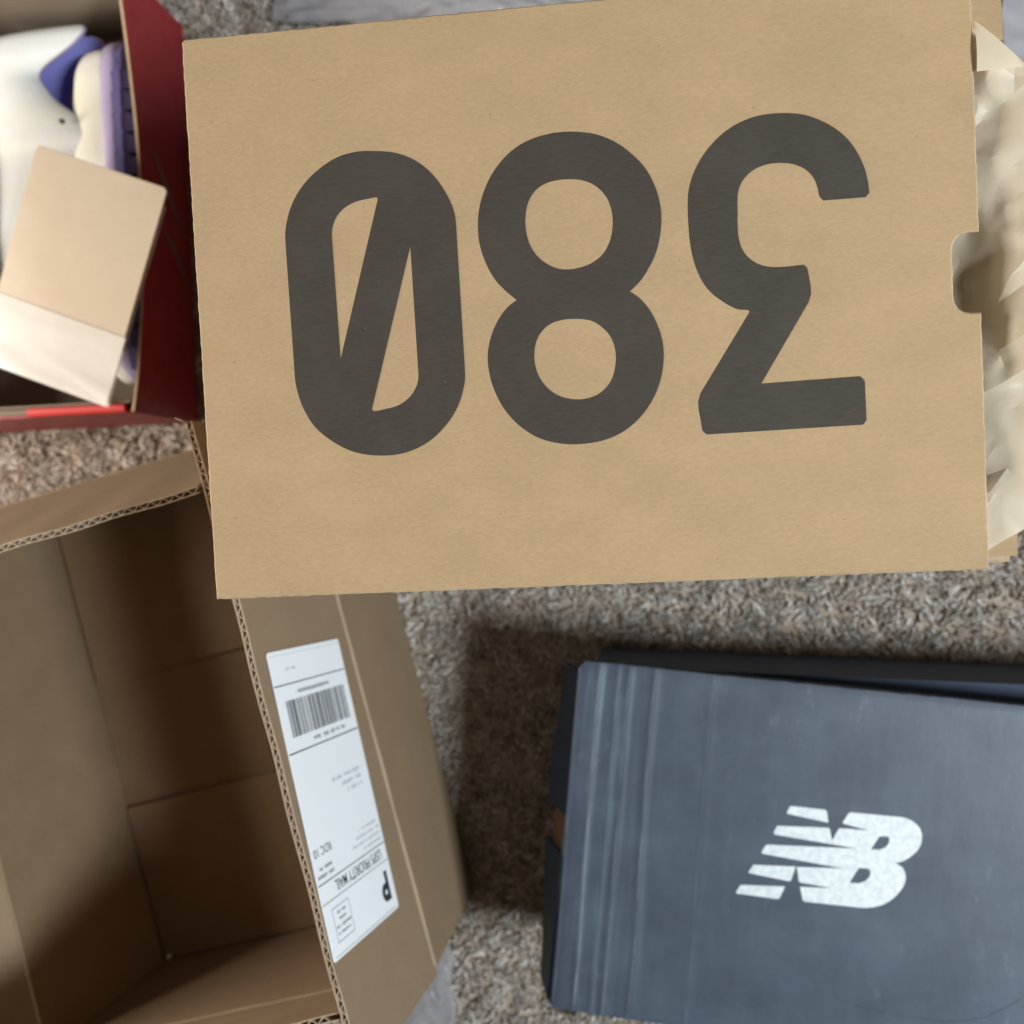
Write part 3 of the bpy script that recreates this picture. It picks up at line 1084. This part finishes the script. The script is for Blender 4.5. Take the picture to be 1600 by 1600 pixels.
# left skirt, flared, with a thumb hole
def skirt(ya, yb):
    s_ = MB()
    n_ = 24
    for off in (0.0, 0.0018):
        s_.grid(n_, 8, lambda u, v: ((-0.0034 * (-(ya + (yb - ya) * u) / GWID) + 0.0004 - 0.0145 * v * (0.85 + 0.25 * math.sin(u * 2 + ya * 30)) + off, ya + (yb - ya) * u, -0.0018 - 0.036 * v)))
    s_.build('lid_side', GREYDARK, lid, True)


skirt(-0.0075, -0.1085)
skirt(-0.1355, -0.2385)
hb = MB()
hb.grid(8, 4, lambda u, v: (-0.0006 - 0.010 * v, -0.1085 - 0.027 * u, -0.0045 - 0.033 * v))
hb.build('thumb_hole', kraft('bare_brown_board', (0.20, 0.115, 0.065), 0.12, False), lid)
for y0, y1 in ((0.0, 0.006), (-GWID, -GWID - 0.002)):
    s_ = MB()
    s_.grid(40, 6, lambda u, v: (0.004 + u * (GLEN - 0.004), (y0 - 0.0012 if y0 == 0 else y0 + 0.0012) + (y1 - y0) * v * (0.2 if y0 == 0 else 1), -0.0018 - (0.010 if y0 == 0 else 0.030) * v))
    s_.build('lid_side', GREYDARK, lid, True)
# base
mb = MB()
mb.box((0.0, -0.222, 0.0), (0.41, -0.220, 0.1)); mb.build('base_wall', GREYDARK, grey)
mb = MB()
mb.box((0.0, -0.002, 0.0), (0.41, 0.0, 0.1)); mb.build('base_wall', GREYDARK, grey)
mb = MB()
mb.box((0.0, -0.2198, 0.0), (0.002, -0.0022, 0.1)); mb.build('base_wall', GREYDARK, grey)
mb = MB()
mb.box((0.0022, -0.2198, 0.097), (0.41, -0.0022, 0.099)); mb.build('inner_flap', GREYDARK, grey)
lg = None
for loops in ([LOGO[1], LOGO[2], LOGO[3]], [LOGO[0]], [LOGO[4]], [LOGO[5]]):
    lps = []
    for lp in loops:
        pts = [Vector(q) for q in lp]
        lps.append([tuple(q) for q in (smooth_poly(pts, 38, 4, (12, 28)) if len(lp) > 20 else pts)])
    flat_shape('printed_logo', lps, LOGOWHITE, lid, 0.00045, smooth=0)
arc = [(172.74, -196.3), (181.59, -202.78), (198.81, -209.5), (227.66, -213.07), (259.93, -211.98), (283.37, -205.41), (294.59, -197.35), (305.68, -188.5)]
cp = []
for i in range(len(arc) - 1):
    for q in range(5):
        t = q / 5
        a, b = Vector(arc[i]), Vector(arc[i + 1])
        cp.append((a.lerp(b, t)) * 0.001 + Vector((0, 0.0007 * noise.noise((i + t, 3, 1)))))
rings = []
for i, p in enumerate(cp):
    d = (cp[min(i + 1, len(cp) - 1)] - cp[max(i - 1, 0)]).normalized()
    pr = Vector((-d.y, d.x))
    w_ = 0.00035 * math.sin(math.pi * (i + 0.5) / len(cp)) + 0.0001
    zb = lid_z(p.x, p.y)
    rings.append([(p.x - pr.x * w_, p.y - pr.y * w_, zb - 0.0002), (p.x, p.y, zb + 0.0005), (p.x + pr.x * w_, p.y + pr.y * w_, zb - 0.0002)])
m2 = MB()
m2.rings(rings)
m2.build('crease', GREYLID, lid, True)

# ================================================================ red box
redbox = thing('red_shoe_box', 'open red shoe box holding a pair of white and purple shoes', 'shoe box', RF)
RW, RL, RH = 0.212, 0.342, 0.11


def bulge(y, v):
    t = y / RL
    return 0.0135 * math.sin(math.pi * min(1, max(0, t)) ** 0.85) * v ** 0.5


mb = MB()
mb.grid(36, 8, lambda u, v: (bulge(u * RL, v), u * RL, v * RH))
mb.build('side_wall', RED, redbox, True)
mb = MB()
mb.grid(36, 8, lambda u, v: (bulge(u * RL, v) - 0.0022, u * RL, v * RH))
sw = mb.build('wall_lining', REDKRAFT, redbox, True)
mb = MB()
mb.grid(36, 1, lambda u, v: (bulge(u * RL, 1) - 0.0022 + 0.0022 * v, u * RL, RH + 0.00005))
mb.build('wall_edge', KRAFT_EDGE, redbox)
mb = MB(); mb.box((-RW, 0.0, 0.0), (-0.0025, 0.002, RH - 0.006)); mb.build('front_wall', RED, redbox)
mb = MB(); mb.box((-RW, 0.0068, 0.0), (-0.0025, 0.0085, RH + 0.001)); mb.build('wall_lining', REDKRAFT, redbox)
mb = MB()
mb.rings([[(x_, 0.0000, RH - 0.006), (x_, 0.0005, RH - 0.001), (x_, 0.002, RH + 0.0002), (x_, 0.0055, RH + 0.0002), (x_, 0.0066, RH - 0.001), (x_, 0.0066, RH - 0.006)] for x_ in (-0.088, -0.045, -0.008)])
mb.build('front_lip', RED_LIT, redbox, False)
mb = MB(); mb.box((-RW, 0.0022, RH - 0.014), (-0.0885, 0.0064, RH - 0.004)); mb.build('front_edge', REDKRAFT, redbox)
mb = MB(); mb.box((-RW, RL - 0.002, 0.0), (-0.0025, RL, RH)); mb.build('back_wall', RED, redbox)
mb = MB(); mb.box((-RW + 0.0025, RL - 0.005, 0.0022), (-0.003, RL - 0.0024, RH + 0.0006)); mb.build('wall_lining', REDKRAFT, redbox)
mb = MB(); mb.box((-RW, 0.009, 0.0), (-RW + 0.002, RL - 0.0025, RH)); mb.build('side_wall', RED, redbox)
mb = MB(); mb.box((-RW + 0.0025, 0.009, 0.0), (-0.003, RL - 0.0025, 0.002)); mb.build('bottom', REDKRAFT, redbox)
# grey print on the long side
for (ya, za, yb, zb, w_) in ((0.205, 0.085, 0.150, 0.030, 0.010), (0.150, 0.075, 0.105, 0.012, 0.006)):
    mb = MB()

    def pf(u, v):
        y_ = ya + (yb - ya) * u + (v - 0.5) * w_ * math.sin(math.pi * min(1, u * 0.9 + 0.1))
        z_ = za + (zb - za) * u
        return (bulge(y_, z_ / RH) + 0.0003, y_, z_)
    mb.grid(12, 2, pf)
    mb.build('printed_streak', GREYPRINT, redbox, True)


# ---------------------------------------------------------------- shoes
def interp(x, table):
    for (a, b), (c, d) in zip(table, table[1:]):
        if x <= c:
            t = (x - a) / (c - a)
            t = max(0, min(1, t))
            t = t * t * (3 - 2 * t) * 0.5 + t * 0.5
            return b + (d - b) * t
    return table[-1][1]


HW = [(0.0, 0.016), (0.008, 0.027), (0.025, 0.033), (0.06, 0.035), (0.11, 0.034), (0.16, 0.041), (0.20, 0.044), (0.24, 0.036), (0.26, 0.023), (0.27, 0.008)]


def shoe(name, label_, upper_m, Mx, collar, top, lugs=True):
    root = thing(name, label_, 'shoe', Mx, 'pair of shoes in the red box')
    S = [0.0, 0.004, 0.01, 0.018, 0.026, 0.034, 0.042, 0.05, 0.058, 0.066, 0.074, 0.082, 0.09, 0.098, 0.106, 0.116, 0.13, 0.145, 0.16, 0.18, 0.20, 0.22, 0.235, 0.248, 0.258, 0.265, 0.2695]
    zs = 0.014
    rings = []
    for s_ in S:
        w_ = interp(s_, HW) - 0.0015
        if s_ <= 0.100:
            c = interp(s_, collar)
            half = []
            for i in range(5):
                t = i / 5
                half.append((w_ * (1 + 0.06 * math.sin(t * math.pi) - 0.22 * t ** 2), zs + (c - zs) * t))
            half += [(w_ * 0.76, c), (w_ * 0.60, c - 0.001), (w_ * 0.50, c - 0.022)]
            mid = (0.0, zs + 0.012)
        else:
            h_ = interp(s_, top)
            half = []
            for i in range(8):
                th = math.pi / 2 * i / 8
                half.append((w_ * math.cos(th) ** 0.75, zs + (h_ - zs) * math.sin(th) ** 0.85))
            mid = (0.0, h_)
        ring = [(s_, y, z) for y, z in half] + [(s_, mid[0], mid[1])] + [(s_, -y, z) for y, z in reversed(half)]
        rings.append(ring)
    m_ = MB()
    n_ = 17
    b0 = 0
    for r_ in rings:
        m_.v += r_
    for i in range(len(rings) - 1):
        for j in range(n_ - 1):
            mi = 0
            if S[i + 1] <= 0.100:
                jj = min(j, n_ - 2 - j)
                mi = 2 if jj == 5 else (1 if jj >= 6 else 0)
            elif S[i] <= 0.100:
                jj = min(j, n_ - 2 - j)
                mi = 0
            m_.f.append((i * n_ + j, i * n_ + j + 1, (i + 1) * n_ + j + 1, (i + 1) * n_ + j))
            m_.mi.append(mi)
    m_.f.append(tuple(range(n_)))
    m_.mi.append(0)
    m_.f.append(tuple((len(rings) - 1) * n_ + j for j in range(n_)))
    m_.mi.append(0)
    up_ = m_.build('upper', [upper_m, LAVENDER, LILAC], root, True)
    sub = up_.modifiers.new('sub', 'SUBSURF')
    sub.levels = sub.render_levels = 2
    # midsole
    ms = MB()
    SS = [i / 30 * 0.27 for i in range(31)]
    ol = [(s_, interp(s_, HW) * 1.06 + 0.001) for s_ in SS]
    loop = [(a - 0.002, b) for a, b in ol] + [(a - 0.002, -b) for a, b in reversed(ol)]
    ms.rings([[(x_, y_ * 0.985, 0.004) for x_, y_ in loop], [(x_, y_ * 1.02, 0.008) for x_, y_ in loop], [(x_, y_, 0.013) for x_, y_ in loop], [(x_, y_ * 0.96, 0.0165) for x_, y_ in loop]])
    ms.build('midsole', LILAC, root, True)
    os_ = MB()
    os_.rings([[(x_, y_ * 0.93, -0.0045) for x_, y_ in loop], [(x_, y_ * 1.0, -0.001) for x_, y_ in loop], [(x_, y_ * 0.995, 0.0045) for x_, y_ in loop]])
    so = os_.build('outsole', PURPLE, root)
    if lugs:
        for i in range(15):
            s_ = 0.012 + i * 0.0168
            w0 = interp(s_ + 0.005, HW) * 1.06
            for sg in (1, -1):
                l_ = MB()
                a, b = s_, s_ + 0.0145
                sh = 0.004
                l_.hexa([(a + sh, sg * w0 * 0.10, -0.0045), (b + sh, sg * w0 * 0.10, -0.0045), (b, sg * (w0 + 0.0015), -0.001), (a, sg * (w0 + 0.0015), -0.001)],
                        [(a + sh + 0.001, sg * w0 * 0.12, -0.0115), (b + sh - 0.001, sg * w0 * 0.12, -0.0115), (b - 0.001, sg * w0 * 0.93, -0.0105), (a + 0.001, sg * w0 * 0.93, -0.0105)])
                l_.hexa([(a, sg * (w0 - 0.001), 0.008), (b, sg * (w0 - 0.001), 0.006), (b, sg * (w0 - 0.003), -0.001), (a, sg * (w0 - 0.003), -0.001)],
                        [(a + .001, sg * (w0 + 0.0022), 0.007), (b - .001, sg * (w0 + 0.0022), 0.005), (b, sg * (w0 + 0.0022), -0.001), (a, sg * (w0 + 0.0022), -0.001)])
                l_.build('lug', PURPLE, so)
    return root


COL1 = [(0.0, 0.092), (0.012, 0.100), (0.024, 0.084), (0.040, 0.055), (0.060, 0.066), (0.085, 0.093), (0.100, 0.102)]
TOP1 = [(0.106, 0.104), (0.13, 0.094), (0.16, 0.076), (0.20, 0.056), (0.235, 0.046), (0.26, 0.036), (0.27, 0.024)]
COL2 = [(0.0, 0.040), (0.02, 0.046), (0.05, 0.048), (0.085, 0.056), (0.100, 0.060)]
TOP2 = [(0.106, 0.063), (0.13, 0.066), (0.16, 0.062), (0.20, 0.052), (0.235, 0.044), (0.26, 0.035), (0.27, 0.024)]
# lying on their sides, soles to the outside, heels at the back
M1 = frame((-0.549, 0.376, 0.058), (0.10, -0.995, 0.0), (0, 0, -1))
M2 = frame((-0.4185, 0.366, 0.052), (0.050, -0.9987, 0.0), (0, 0, 1))
s1 = shoe('shoe', 'white shoe lying on its side, lavender lining showing in its collar', SHOE_WHITE, M1, COL1, TOP1, True)
s2 = shoe('shoe', 'cream shoe lying on its side with its lugged purple outsole to the red wall', SHOE_CREAM, M2, COL2, TOP2, True)
mb = MB()
mb.rings([[(0.086 + 0.0022 * math.cos(a), -0.0330 , 0.078 + 0.0022 * math.sin(a)) for a in (R(60 * k) for k in range(6))], [(0.086 + 0.0016 * math.cos(a), -0.0360, 0.078 + 0.0016 * math.sin(a)) for a in (R(60 * k) for k in range(6))]])
mb.build('eyelet', DARKBLUE, s1)

# ---------------------------------------------------------------- envelope on the shoes
EM = frame((-0.4600, 0.2672, 0.1290), (0.9400, -0.3400, 0.0), (0.335, 0.942, 0.075))
env = thing('paper_envelope', 'translucent paper envelope with a tan card inside, lying across the shoes', 'envelope', EM)


def rrect(x0, y0, x1, y1, r_, k=5):
    out = []
    for cx, cy, a0 in ((x1 - r_, y0 + r_, -90), (x1 - r_, y1 - r_, 0), (x0 + r_, y1 - r_, 90), (x0 + r_, y0 + r_, 180)):
        for q in range(k):
            a = R(a0 + q * 90 / (k - 1))
            out.append(Vector((cx + r_ * math.cos(a), cy + r_ * math.sin(a))))
    return out


board('card', rrect(0.0, -0.126, 0.110, 0.0, 0.004), -0.0006, 0.0006, CARDTAN, env, 0.0002)
mb = MB()
mb.grid(30, 44, lambda u, v: (-0.0012 + u * 0.1124, -0.168 + v * 0.054, 0.0013 + 0.0011 * noise.noise((u * 2.2, v * 3, 3)) * (1 - v) + 0.0030 * max(0, 0.35 - v) * abs(math.sin(u * 3 + v * 5))))
mb.build('paper_pocket', GLASSINE, env, True)
mb = MB()
mb.grid(30, 30, lambda u, v: (-0.0012 + u * 0.1124, -0.168 + v * 0.155, -0.0022 + 0.0008 * noise.noise((u * 2, v * 3, 9))))
mb.build('paper_back', GLASSINE, env, True)


# ================================================================ loose plastic on the carpet
def film(name, label_, x0, x1, y0, y1, z, amp, m_, rot, seed, stretch=(1, 1)):
    f_ = MB()
    cx, cy = (x0 + x1) / 2, (y0 + y1) / 2
    Rm = Matrix.Rotation(rot, 2)

    def fn(u, v):
        p = Rm @ Vector((x0 + (x1 - x0) * u - cx, y0 + (y1 - y0) * v - cy))
        q = (u * (x1 - x0) * stretch[0], v * (y1 - y0) * stretch[1])
        h = amp * (1 - abs(noise.noise((q[0] * 60, q[1] * 60, seed))) * 2) + amp * 0.6 * noise.noise((q[0] * 25, q[1] * 25, seed + 3))
        e = 0.006 * noise.noise((u * 4, v * 4, seed + 5)) + 0.0016 * noise.noise((u * 12, v * 12, seed + 5))
        return (cx + p.x + e, cy + p.y + e, z + h)
    f_.grid(70, 50, fn)
    f_.build(name, m_, None, True, label=label_, cat='plastic bag')


film('clear_plastic_bag', 'wrinkled clear plastic bag on the carpet behind the brown box', -0.318, -0.02, 0.388, 0.50, 0.007, 0.0050, CLEARBAG, R(-7), 2.0, (0.5, 1.6))
film('grey_plastic_bag', 'grey plastic film on the carpet beside the front corner of the open carton', -0.235, -0.168, -0.50, -0.372, 0.0025, 0.0012, CLEARBAG, R(4), 5.0)
film('plain_plastic_bag', 'smooth grey plastic bag at the back right, behind the tissue paper', 0.258, 0.40, 0.300, 0.47, 0.010, 0.0015, GREYBAG, R(3), 8.0)
